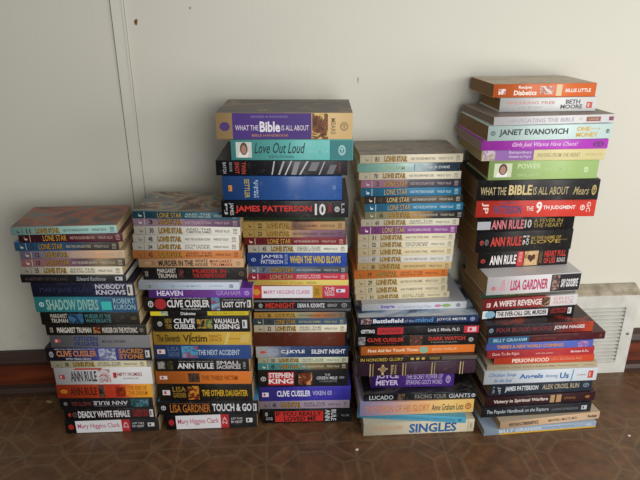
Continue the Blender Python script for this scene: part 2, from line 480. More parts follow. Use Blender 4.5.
add_box(bm, gx0, gx1, -VT, -0.001, 0.0005, gz0); add_box(bm, gx0, gx1, -VT, -0.001, gz1, VH)
add_box(bm, gx0, gx1, -0.006, -0.001, gz0, gz1, 1)
link('frame', bm, [mv, mvi], vent)
bm = bmesh.new()
add_prism(bm, [(-VT - 0.002, VH), (-0.001, VH), (-0.001, VH + 0.014), (-0.006, VH + 0.014), (-VT - 0.002, VH + 0.003)], VENT_X0, VENT_X1)
bmesh.ops.recalc_face_normals(bm, faces=bm.faces)
o = link('top_ledge', bm, mvd, vent); o['label'] = 'dusty top ledge'
bm = bmesh.new(); ns = 15
for i in range(ns):
    z = gz0 + (gz1 - gz0) * (i + 0.5) / ns; h = (gz1 - gz0) / ns
    add_prism(bm, [(-VT + 0.001, z - h*.42), (-VT + 0.001, z - h*.22), (-0.012, z + h*.62), (-0.012, z + h*.42)], gx0, gx1)
bmesh.ops.recalc_face_normals(bm, faces=bm.faces)
link('grille', bm, mv, vent)
bm = bmesh.new()
bmesh.ops.create_uvsphere(bm, u_segments=12, v_segments=8, radius=0.0035)
for v in bm.verts: v.co.y *= 0.5
for v in bm.verts: v.co += Vector((VENT_X1 - 0.011, -VT - 0.0004, 0.10))
ms, nt, p = new_mat('screw_steel'); p.inputs['Base Color'].default_value = lin('#8a867c'); p.inputs['Metallic'].default_value = 0.8; p.inputs['Roughness'].default_value = 0.4
link('screw', bm, ms, vent)

# flakes lying on the floor
def flake(px, py, w, d, col, label, seed):
    rd = random.Random(seed)
    lo, hi = 0.2, 3.0
    for _ in range(50):
        D = (lo + hi) / 2
        if at(px, py, D).z > 0: lo = D
        else: hi = D
    q = at(px, py, D); bm = bmesh.new(); n = 8; top = []; bot = []
    for i in range(n):
        a = 2*math.pi*i/n; k = rd.uniform(.6, 1.1)
        top.append(bm.verts.new((w/2*k*math.cos(a), d/2*k*math.sin(a), 0.0012 + rd.uniform(0, .0012))))
        bot.append(bm.verts.new((w/2*k*math.cos(a), d/2*k*math.sin(a), 0.0002)))
    bm.faces.new(top); bm.faces.new(bot[::-1])
    for i in range(n): bm.faces.new((bot[i], bot[(i+1) % n], top[(i+1) % n], top[i]))
    o = link('paint_flake', bm, ink(col)); o.location = (q.x, q.y, 0.0)
    o['label'] = label; o['category'] = 'debris'
flake(50, 402, 0.016, 0.008, '#a89468', 'tan flake on the floor left of the leftmost stack', 4)
flake(357, 450, 0.006, 0.004, '#d8d2c4', 'tiny pale flake on the floor in front of the book stacks', 5)
flake(629, 436, 0.006, 0.004, '#e4e0d6', 'tiny white flake on the floor right of the rightmost stack', 6)

# ------------------------------------------------------------------ the books
CREAM, PALE = '#dbd4bf', '#dad7cd'
GOLD, DK = '#c79a35', '#2b2420'
def LS(num, sub, ink_='#5a5348', gold=GOLD, edge='#3a2c1c', auth=None, mark=None):
    """the look of the slim western series"""
    return [('r', 5, 8.5, 28, 72, mark or ink_, 'J'), ('p', 10.6, 11.1, 8, 92, mark or ink_), ('b', 14.5, 18.5, 20, 80, mark or edge, num),
            ('o', 23, 46, 14, 88, edge, ('LONE STAR', gold)), ('t', 49, 73, 18 if '/' in sub else 34, 82 if '/' in sub else 66, ink_, sub),
            ('t', 76, 90, 36, 64, ink_, auth or 'WESLEY ELLIS'), ('r', 93, 97.5, 20, 80, ink_, '0515')]
LG = ('#c9c4b8', '#8a4030')
MHC = [('d', 3, 9, 30, 72, '#a82424'), ('p', 11, 60, 4, 96, '#e8e6ea'), ('t', 13, 58, 28, 74, '#c05a70', 'Mary Higgins Clark'),
       ('p', 60, 69, 4, 96, '#bb2f35'), ('t', 62, 67, 25, 78, '#e6c8c8', 'A/N'), ('t', 71.5, 84, 30, 72, '#d8d4d4', 'JUST TAKE/MY HEART'), ('l', 88, 95, 36, 66, '#dcdad8')]
def HB(**k): return dict(hard=True, **k)

S1 = [
 (10.6,117,226.3,4,-.004,'#93bcb4',LS('11','AND THE HARDROCK PAYOFF','#3d4a4a'),'mint-spined paperback with a russet painted cover',dict(top=([(.3,'#3a3f4a'),(.42,'#6a4a3c'),(.5,'#a0492c'),(.58,'#7a6350'),(.7,'#5a6a6c')],10))),
 (18.6,122.7,234.3,2,0,'#4d1228',LS('20','AND THE GOLDEN MESA WAR','#c8a890','#d8a83a','#2a0a14'),'dark maroon paperback with gold title'),
 (14.6,119,242.3,1,0,[(0,'#2a6c9a'),(.45,'#24567f'),(.68,'#33302c'),(1,'#2a2420')],LS('5','AND THE OWLHOOTERS','#c0b8a0'),'paperback whose blue spine turns black to the right'),
 (20,125,250.7,1,0,[(0,'#8d88a4'),(.4,'#a59aa0'),(.75,'#cf9f78'),(1,'#b9a68c')],LS('12','AND THE/GUNFIGHTERS','#c9b69c'),'paperback whose mauve spine fades to peach'),
 (21,125,258.7,1,0,[(0,'#c88a8c'),(.35,'#a8788a'),(.6,'#5a4650'),(.8,'#8a7a58'),(1,'#2e262c')],LS('10','AND THE BORDER BANDITS','#d8c8b8'),'pink spine turning dark plum, slim paperback'),
 (20,122.7,266.7,0,0,CREAM,LS('35','AND THE/MEDICINE LODGE','#6a6458'),'slim cream paperback directly above a black hardback'),
 (20.8,125.7,274.7,0,0,'#17191d',[('t',4,45,30,66,'#5a4a4a','A HISTORY OF THE LAND'),('i',53,81,26,74,'#a8acb0','Edward Rathbone'),('l',90,97,30,76,'#c8ccd4')],'black hardback with silver lettering and white page edges',HB(page='#dcdcdc')),
 (31.7,134.8,283,0,0,'#171c36',[('t',8,60,25,68,'#2b3254','MARY JANE CLARK'),('b',62,91,10,92,'#d0cede','NOBODY/KNOWS'),('l',92.5,98,12,88,'#d8d4d0')],'dark navy paperback with two-line white title at right'),
 (35,137,297,0,0,[(0,'#3ba9ae'),(.5,'#2c8596'),(.75,'#1f4c70'),(1,'#234b70')],[('e',4,9,35,66,'#b8d8d8'),('b',11,62,14,84,'#94bcb0','SHADOW DIVERS'),('s',65,75,15,70,'#45c5c2',0),('t',77,98,12,90,'#a8ccd4','ROBERT/KURSON')],'thick turquoise paperback with pale green title'),
 (41,139.5,312.3,0,0,'#15140f',[('t',10,27,12,86,'#d0cabc','MARGARET/TRUMAN'),('k',28,43,12,86,'#1c3350',('#3f7ca4','#224a6a')),('t',45,71,14,84,'#4f9298','MURDER AT THE/WATERGATE'),('e',91,97,40,66,'#6a6040')],'black paperback with teal title beside a small blue picture'),
 (46,146.5,325,0,0,'#1a1816',[('l',4,7,28,74,'#8a847a'),('b',11,45,24,76,'#d8d2c6','MARGARET TRUMAN'),('k',47,54,20,80,'#7c2420',('#a88a50','#5a1c1c')),('b',56,91,24,76,'#d8d2c6','MURDER ON THE POTOMAC'),('e',93,97,30,70,'#8a847a')],'black paperback with one line of white capitals and red crest'),
 (50.5,150,335.4,0,0,'#77767a',[('l',4,10,40,70,'#b04a4a','#d8c8c8'),('b',24,48,8,90,'#27407a','CITIZEN/HUGHES'),('t',52,75,40,62,'#4c4c54','MICHAEL DROSNIN')],'grey paperback with two-line navy title'),
 (46,151.7,347.8,.5,0,[(0,'#15151c'),(.25,'#252a60'),(.55,'#4a4e98'),(.8,'#20223a'),(1,'#15151c')],[('e',3,7,28,72,'#a8a8b0'),('t',9,47,84,93,'#c4c4cc','NEW YORK TIMES BESTSELLING AUTHOR'),('b',10,48,34,78,'#d08850','CLIVE CUSSLER'),('t',18,42,8,24,'#d8d8dc','WITH CRAIG DIRGO'),('k',50,66,8,92,'#8f98c0',('#c4c8d4','#4a5488')),('b',69,92,10,90,'#c88444','SACRED/STONE'),('l',94,98,26,78,'#d8d8d8')],'navy paperback with orange lettering and pale blue picture'),
 (51,146.5,361,1,0,'#cfc8a8',LS('38','AND THE/RIO GRANDE BANDITS','#6a6458'),'slim cream paperback above a thick white one'),
 (55,152,367.7,1,0,'#dcdcdc',[('l',4,10,34,60,'#a03838','#c8a8a8'),('b',16,43,18,80,'#43434a','ANN RULE'),('s',20,48,88,98,'#b8382c',2),('k',45,57,12,92,'#dcdcdc',('#b02c28','#7a1c1c')),('p',60,63.5,38,70,'#c03030'),('t',64,90,48,70,'#a04048','EMPTY PROMISES'),('t',70,86,30,40,'#8a8a8a','AND OTHER TRUE CASES')],'thick white paperback with a red rose-like blot'),
 (57,152,384.5,1,0,[(0,'#c8431c'),(.4,'#c2411e'),(.66,'#b5301c'),(.78,'#dd8424'),(1,'#e0a02c')],[('e',4,11,36,64,'#d08a2c'),('b',14,42,20,80,'#4c1c10','ANN RULE'),('k',44,50,8,92,'#3a2420',('#6a5850','#2a1814')),('k',62,72,10,80,'#a03018',('#5a1c14','#c04c20')),('t',75,95,14,86,'#b8701c','THE END OF/THE DREAM')],'orange-red paperback turning yellow at its right end',dict(page='#d0b890')),
 (60,153,398,1.5,0,'#141519',[('U',36,73,34,70,'#d0ccd0','ANN RULE'),('t',37,72,22,27,'#a8a4a8','UNABRIDGED TRUE CRIME FILES'),('U',12,33,30,66,'#7a3430','RAGE TO KILL'),('e',4,8,34,64,'#8a8a90'),('k',76,95,14,88,'#16302f',('#2f6a68','#6a90a8'))],'black paperback lying with its white lettering upside down'),
 (64.7,155,408.6,2,0,'#141416',[('d',4,7,32,66,'#b83028'),('e',8.5,14,26,72,'#5c4a4c'),('b',15,72,22,80,'#e0dcdc','DEADLY WHITE FEMALE'),('t',75,93,20,84,'#b03030','CLIFFORD/LINEDECKER'),('l',94,98,18,84,'#d8d6d6')],'black paperback with bold white title and red two-line lettering',dict(top='#a82c24')),
 (65.6,159,419.7,3,0,'#18191d',MHC,'black paperback with white name panel, on the floor'),
]
S1_BOT = 430.3

S2 = [
 (132.7,239.5,211.8,-2.5,-.004,'#1a5468',LS('24','AND THE/MONTANA LAND GRAB','#b8c4b8','#d2a23a','#122a34'),'dark teal paperback with a painted cover',dict(top=([(.3,'#4a4038'),(.42,'#7a5a48'),(.5,'#b09a78'),(.58,'#56707a'),(.7,'#8a6a58')],11))),
 (133,240,219.3,-2.5,0,[(0,'#b79fb2'),(.45,'#a88aa0'),(.7,'#6a4a6a'),(1,'#4a3850')],LS('3','AND THE DEATH TRAIN','#c8b0b8'),'slim lilac paperback turning plum to the right'),
 (134,240.3,226.5,-1.5,0,PALE,LS('30','AND THE/TOMBSTONE GAMBLE','#6a6458'),'slim off-white paperback with a faint lilac book above'),
 (133,239,235.2,-1,0,PALE,LS('48','AND THE ALASKAN GUNS','#6a6458'),'slim off-white paperback between two like it'),
 (132.7,239,243.2,0,0,PALE,LS('34','AND THE CALIFORNIA/OIL WAR','#6a6458'),'slim off-white paperback resting on an orange one'),
 (132.7,241.5,250.6,0,0,'#c97a40',LS('42','AND THE/MOUNTAIN MAN','#6a4a30'),'slim orange paperback'),
 (138.6,243.6,258.7,0,0,'#c9a079',[('e',6,12,34,66,'#b08a68'),('e',12.5,16,28,72,'#8a5a3c'),('b',19,52,18,82,'#2a2220','MURDER IN THE'),('t',54,66,10,92,'#2a2220','WHITE/HOUSE'),('t',68,89,10,90,'#a83a2c','MARGARET/TRUMAN'),('e',93,97,25,70,'#a88a68')],'tan paperback with black title and red name'),
 (143,247,267.6,0,0,'#171412',[('l',2,5,30,70,'#7a7068'),('t',14,32,10,92,'#d0c8bc','MARGARET/TRUMAN'),('k',34,39,14,86,'#4a2424',('#7a3a34','#2a1414')),('b',48,80,14,86,'#b82c28','MURDER IN/THE SUPREME COURT'),('e',92,97,30,70,'#6a5a48')],'black paperback with red two-line title'),
 (138.6,239.3,282.4,0,-.01,'#c2ccdc',[('l',8,12,30,66,'#5a7048','#a8b898'),('t',20,62,34,66,'#8fb8d0','QUIET TIMES AND MOMENTS'),('t',70,84,36,64,'#a8bccc','JOURNAL'),('e',90,94,26,74,'#60708a')],'slim pale blue-white book with faint blue lettering',dict(top='#d0d4dc',page='#dcdcdc')),
 (148.6,252.5,290,.5,-.004,'#6d3aa0',[('b',8,33,22,78,'#e0d4ec','HEAVEN'),('t',36,63,28,74,'#7a4660','FACTS ABOUT'),('t',65,88,26,76,'#b898d0','GRAHAM'),('e',92,97,24,74,'#c0a0d8')],'bright violet paperback with white title'),
 (143.6,252.5,297.8,.5,0,'#131316',[('e',4,9,26,72,'#c8c4c4'),('d',10,21,12,88,'#a82c30'),('t',25,58,84,94,'#c8c8c8','#1 NEW YORK TIMES BESTSELLING'),('b',21.5,60.5,26,78,'#e4e2e2','CLIVE CUSSLER'),('t',34,52,8,20,'#c8c8c8','WITH PAUL KEMPRECOS'),('k',62,70,4,96,'#4f9cc0',('#9a2c48','#8cc4d8')),('t',73,92,72,82,'#a8b0b8','A NOVEL FROM THE NUMA FILES'),('b',72,94,24,64,'#e4e2e2','LOST CITY'),('l',95,98.5,24,76,'#d0d0d0')],'black paperback with white lettering and a red seal'),
 (150,249,311,.5,0,'#16161a',[('p',0.3,11,8,92,'#e2cc2c'),('k',11,18,8,92,'#e2cc2c',('#3a88b8','#60b0d0')),('b',31,46,20,80,'#d8d4d4','Diabetes'),('p',58,99.5,10,90,'#d8c42c'),('t',62,96,32,66,'#9a8a2c','THE COMPLETE GUIDE')],'thin black book with bright yellow blocks at both ends'),
 (153.6,250,316,0,0,'#141416',[('e',4,9,36,66,'#c0bcbc'),('t',12,19,14,84,'#a88a3c','NEW/YORK'),('b',21,43,14,84,'#e4e2e2','CLIVE/CUSSLER'),('k',45,61,22,80,'#1c2a20',('#c09840','#4a8a60')),('b',63,89,14,84,'#e4e2e2','VALHALLA/RISING'),('l',92,97,24,76,'#d8d8d8')],'thick black paperback with gold ship-like picture and white lettering'),
 (153.6,251,332,0,0,'#c4a03c',[('b',3,27,24,78,'#4c3a14','The Eleventh'),('b',30,55,24,78,'#4c3a14','Victim'),('s',35,37,4,96,'#8a6a1c',3),('t',57,70,24,80,'#a85a24','NANCY/GRACE'),('s',72,75,4,96,'#e0c878',4),('p',77,90,44,50,'#a8802c'),('s',88,97,20,80,'#d8bc68',2)],'mustard yellow paperback'),
 (154.5,251.4,345,0,0,'#27457f',[('l',3,11,36,68,'#d8d4d8','#b03a3a'),('t',14,26,12,88,'#5c7494','LISA/GARDNER'),('k',28,45,8,92,'#2f70a0',('#62a8c8','#a83a44')),('b',45,88,28,66,'#b4c4d8','THE NEXT ACCIDENT')],'royal blue paperback with pale title'),
 (156,249,359,0,0,'#17161a',[('k',2,10,20,80,'#3c3834',('#a8a49a','#5a564e')),('k',12,18,16,84,'#2a241c',('#5a5434','#2a2618')),('t',24,62,76,84,'#a8a8a8','THE NEW YORK TIMES BESTSELLER'),('b',23,62,22,68,'#e0dede','ANN RULE'),('b',65,91,16,84,'#d0cccc','SMALL/SACRIFICES'),('r',93,97,24,76,'#a8a8a8','0451')],'black paperback with white lettering on two scales'),
 (156,251,371.5,0,0,'#cf7128',[('l',4,12,36,64,'#e0d4d0','#b03a3a'),('t',17,31,16,84,'#a85424','LISA/GARDNER'),('k',34,46,14,86,'#3a2a24',('#5a4438','#241a18')),('b',48,86,30,68,'#99501c','THE THIRD VICTIM')],'thick orange paperback with dark square picture'),
 (159,252.5,384,0,0,'#161412',[('l',4,12,36,64,'#e0d8d8','#b03a3a'),('t',15,29,16,84,'#a8802c','LISA/GARDNER'),('k',31,43,10,88,'#9a2c1c',('#d8a030','#1c1412')),('b',46,95,30,66,'#d2a82c','THE OTHER DAUGHTER')],'black paperback with yellow title and red-gold picture'),
 (158,258.6,401.3,1,0,'#15171c',[('e',3,8,34,68,'#c8c8cc'),('t',12,52,80,86,'#a87040','#1 NEW YORK TIMES BESTSELLING AUTHOR'),('t',12,52,16,76,'#c8782f','LISA GARDNER'),('b',54,93,22,80,'#e4e2e4','TOUCH & GO'),('l',94.5,98,22,78,'#c8c8cc')],'wide black paperback with orange name and big white title',dict(top='#4f94b8')),
 (166,257,414.3,3,0,'#18191d',MHC,'black paperback with white name panel, on the floor'),
]
S2_BOT = 425.3

S3 = [
 (216,352.5,112.8,0,-0.045,'#c6a673',[('p',12,70,1,99,'#462a7a'),('d',2.5,10,32,66,'#4a3070'),('t',14,31,34,54,'#d8d0dc','WHAT THE'),('b',32,47,28,68,'#e8e4ec','Bible'),('t',48,68,34,54,'#d8d0dc','IS ALL ABOUT'),('t',26,53,82,90,'#8a7cb0','REVISED & EXPANDED'),('t',26,53,11,20,'#c08a4a','BIBLE HANDBOOK'),('k',70.5,82,1,99,'#3a1e10',('#8a4c18','#e8c878')),('r',84,88,20,80,'#8a7450','MEARS'),('e',91,97,32,66,'#9a8258')],'very thick tan book with a purple title panel',dict(top=([(.3,'#241a24'),(.45,'#4a3a2c'),(.55,'#2e2430'),(.65,'#8a6a3c'),(.75,'#3a2c30')],9),page='#c8b494')),
 (231,353,139.5,0,-0.045,'#5fb2ae',[('f',4,17,14,88,'#c8ccc8',('#a87c68','#5a4438')),('i',19,61,34,86,'#1c2a2c','Love Out Loud'),('t',31,52,12,24,'#2c4a4c','DEVOTIONAL'),('t',63,80,34,48,'#9cd4d0','JOYCE MEYER'),('p',81,99.7,3,97,'#2c7a7e'),('e',88,94,24,74,'#a0c8c8')],'turquoise hardback with dark handwritten-style title',HB(page='#d8d0bc')),
 (216,347.5,160.5,0,-0.043,'#14131a',[('r',5,8,14,86,'#a8a8ac','BATCH'),('r',10,12.5,24,86,'#8a8a90','BROOK'),('r',14,18,12,88,'#b83c2c','SHOT'),('r',19,23,12,88,'#b83c2c','TWIN'),('s',42,43,6,94,'#b8b8bc',2),('s',47,48.5,6,94,'#a8a8ac',4),('s',52,53,4,96,'#c8c8cc',5),('s',57,61,6,90,'#8a8a90',3),('s',63,64.5,6,94,'#b8b8bc',6),('s',70,76,30,88,'#77777c',3),('s',78,79,6,90,'#a8a8ac',4),('s',84,89,10,70,'#6a6a70',3),('r',93,95,20,80,'#8a3a30','HC')],'black hardback with slanting white strokes on its spine',HB(page='#c8bca4')),
 (222.5,342,176,0,-0.045,'#2b5494',[('l',5,8,38,62,'#d08838','#a05a20'),('r',18,23,10,88,'#b8a44c','SETTLER'),('r',26,30,10,84,'#a8bcd4','ROBERT/THE'),('e',92,95,44,62,'#6a90c0')],'thick royal blue clothbound hardback',HB(page='#b8ac98',rough=0.3)),
 (221.5,348.5,200.8,0,-0.047,'#121114',[('r',2,5,20,84,'#b8b8bc','PJ'),('r',5.5,10,14,88,'#b8b8bc','JAMES'),('b',11,71,26,72,'#c8302c','JAMES PATTERSON'),('b',73.5,82,14,84,'#d8d6d8','10'),('r',83.5,87,30,88,'#a82c34','TH ANNIV'),('e',89,93,34,66,'#d0ced0'),('r',94,97,24,84,'#a8a8ac','LB')],'thick black paperback with red capitals and white numeral'),
 (243,345,217.6,0,.006,'#233d2c',[('p',14,22,30,70,'#b89a3c'),('t',24,42,25,75,'#a8983c','LONE STAR'),('t',46,70,30,70,'#8aa08c','AND THE LAND BARONS')],'very thin dark green paperback in shadow'),
 (243,345,221.5,0,0,[(0,'#cdb06a'),(.4,'#c9a86c'),(.55,'#6a4a40'),(.7,'#b08058'),(1,'#a88c64')],LS('22','AND THE GOLDEN MESA','#6a5434'),'slim straw-yellow paperback fading to brown'),
 (243,345,230,0,0,[(0,'#cbae68'),(.45,'#c4a468'),(.65,'#8a6470'),(1,'#6a4c68')],LS('23','AND THE BUFFALO HUNTER','#5c4a3c'),'slim straw-yellow paperback fading to plum'),
 (244,346,237.7,0,0,'#7a1c2a',LS('13','AND THE HANGROPE HERITAGE','#d8c0b0','#d8b040','#3a0c14'),'slim dark crimson paperback with gold title'),
 (248,347.5,245,0,0,'#d6d6c8',LS('45','AND THE/TIMBER CREEK/GANG','#6a6a60'),'slim off-white paperback resting on a blue one'),
 (247,346.6,252.8,0,0,'#20439a',[('e',4,9,36,64,'#8aa0c8'),('t',14,36,14,86,'#d0d4e0','JAMES/PATTERSON'),('r',37.5,41,16,88,'#98a8cc','BESTSELLER'),('b',43,94,24,78,'#d4b840','WHEN THE WIND BLOWS')],'thick bright blue paperback with yellow title'),
 (247,348,266.5,0,0,[(0,'#7f93ac'),(.4,'#6a7c90'),(.7,'#3a4450'),(1,'#4a4c50')],LS('7','AND THE SHOWDOWNERS','#c0c4c4'),'slim grey-blue paperback darkening to the right'),
 (247,347.5,273.5,0,0,'#be3048',LS('16','AND THE/STOCKYARD SHOWDOWN','#ecd4d4','#d8b080','#5a1020'),'slim raspberry-red paperback with pale lettering'),
 (248,348.5,280,0,0,'#d8c468',[('l',3,7,24,76,'#8a8a60','#c8b868'),('t',12,55,26,76,'#d08830','The Small Book of Calm'),('t',58,68,26,74,'#a8903c','WILSON')],'thin pale yellow book with orange lettering'),
 (252,349,285.6,.5,0,'#b42f48',[('p',.3,10,3,97,'#b8322c'),('d',1.5,8.5,26,74,'#c88a30'),('p',10,62.5,3,97,'#e6e4ec'),('t',12,60,34,66,'#d06a94','MARY HIGGINS CLARK'),('p',62.5,72.5,3,97,'#c0902c'),('r',64,70,20,80,'#7a5a18','AND'),('t',75,85,14,88,'#ecd8dc','THE/LOST/YEARS'),('l',87,96,46,72,'#e4e0e8','#384a90')],'thick red paperback with white name panel'),
 (253.8,351,298.3,.5,0,'#1c1c20',[('p',0.5,99.5,76,79,'#90949c'),('p',0.5,99.5,84,87,'#7a7e86'),('p',0.5,99.5,14,17,'#90949c'),('p',0.5,99.5,22,24.5,'#7a7e86'),('e',5,9,34,64,'#a8acb4'),('b',12,42,30,68,'#c03428','MIDNIGHT'),('b',45,73,34,64,'#d8d8dc','DEAN R. KOONTZ'),('t',76,86,40,60,'#a8acb4','BERKLEY'),('e',90,96,34,66,'#8a8e96')],'black paperback with silver pinstripes and red title'),
 (254,345,312.3,.5,0,[(0,'#d09c48'),(.35,'#cfa452'),(.55,'#8a9478'),(.7,'#a8693c'),(1,'#5a6058')],LS('28','AND THE CON MAN\'S RANSOM','#6a5434'),'slim amber paperback with a mottled grey right half'),
 (253,346,318.5,.5,0,'#35506c',LS('1','AND THE LAND GRABBERS','#c0b880'),'slim slate-blue paperback with gold title'),
 (254,346.5,325,.5,0,CREAM,LS('32','AND THE/LOUISIANA LAND WAR','#6a6458'),'slim cream paperback lying on brown leather'),
 (253,345,332.3,1,0,'#5c2a1a',[],'plain reddish-brown leather book with no lettering',HB(page='#8a7a60',rough=0.34,bulge=0.0)),
 (256,348,346.4,1,0,[(0,'#d4d8e0'),(.16,'#c0c8d8'),(.35,'#40588a'),(.6,'#1f3158'),(1,'#1c2c4c')],[('d',4,11,38,62,'#c04838'),('t',13,24,20,80,'#a8b4cc','FROM THE/AUTHOR'),('b',27,53,30,70,'#e4e6ec','C.J.KYLE'),('b',60,97,32,72,'#dce0e8','SILENT NIGHT')],'paperback shading from white to navy with white title'),
 (258,348,357.4,1,0,'#c9cdb4',LS('33','AND THE/APACHE WARRIOR','#6a6a58'),'slim pale greenish-cream paperback above an aqua one'),
 (258,348,363.2,1,0,[(0,'#48a8b0'),(.4,'#58a8a8'),(.6,'#7a6a48'),(1,'#3c342c')],LS('8','AND THE KANSAS WOLVES','#d8d0b0'),'slim aqua paperback turning dark brown'),
 (258,348,369.8,1,0,'#17171a',[('e',3,9,34,62,'#b8b8b8'),('p',11,40,10,88,'#b8282c'),('b',12,39,14,84,'#eae4e4','STEPHEN/KING'),('k',45,60,10,84,'#241410',('#8a3c18','#e0a878')),('t',74,80,64,76,'#c8c8cc','THE'),('t',65,88,42,60,'#d8d8dc','GREEN MILE'),('t',68,88,26,36,'#909098','THE COMPLETE SERIAL NOVEL'),('e',90,96,46,60,'#909098')],'thick black paperback with red panel and glowing face'),
 (259.5,350.7,386.6,1.5,0,'#3a33a0',[('l',3,10,32,62,'#d8d4e4','#a83a48'),('b',19,56,32,74,'#e6e4f0','CLIVE CUSSLER'),('t',58,79,38,70,'#c8c4e4','VIXEN 03')],'thick violet-blue paperback with white lettering'),
 (259.5,349.5,400.8,1.5,0,'#a092a4',LS('40','AND THE/TENDERFOOT','#5a4c54'),'slim mauve-grey paperback near the floor'),
 (262.5,351.7,408.6,2,0,'#15171a',[('e',3,6,52,80,'#a8b0a8'),('r',3,12,24,44,'#a8a8ac','POCKET'),('p',14,68,10,84,'#c42c28'),('b',15,66,50,80,'#2a1412','IF YOU REALLY'),('b',24,60,14,46,'#2a1412','LOVED ME'),('r',69.5,83,12,90,'#d8d8dc','RULE/ANN'),('t',88,97,40,54,'#7a7e84','TRUE CRIME')],'black paperback with red title panel, on the floor'),
]
S3_BOT = 422

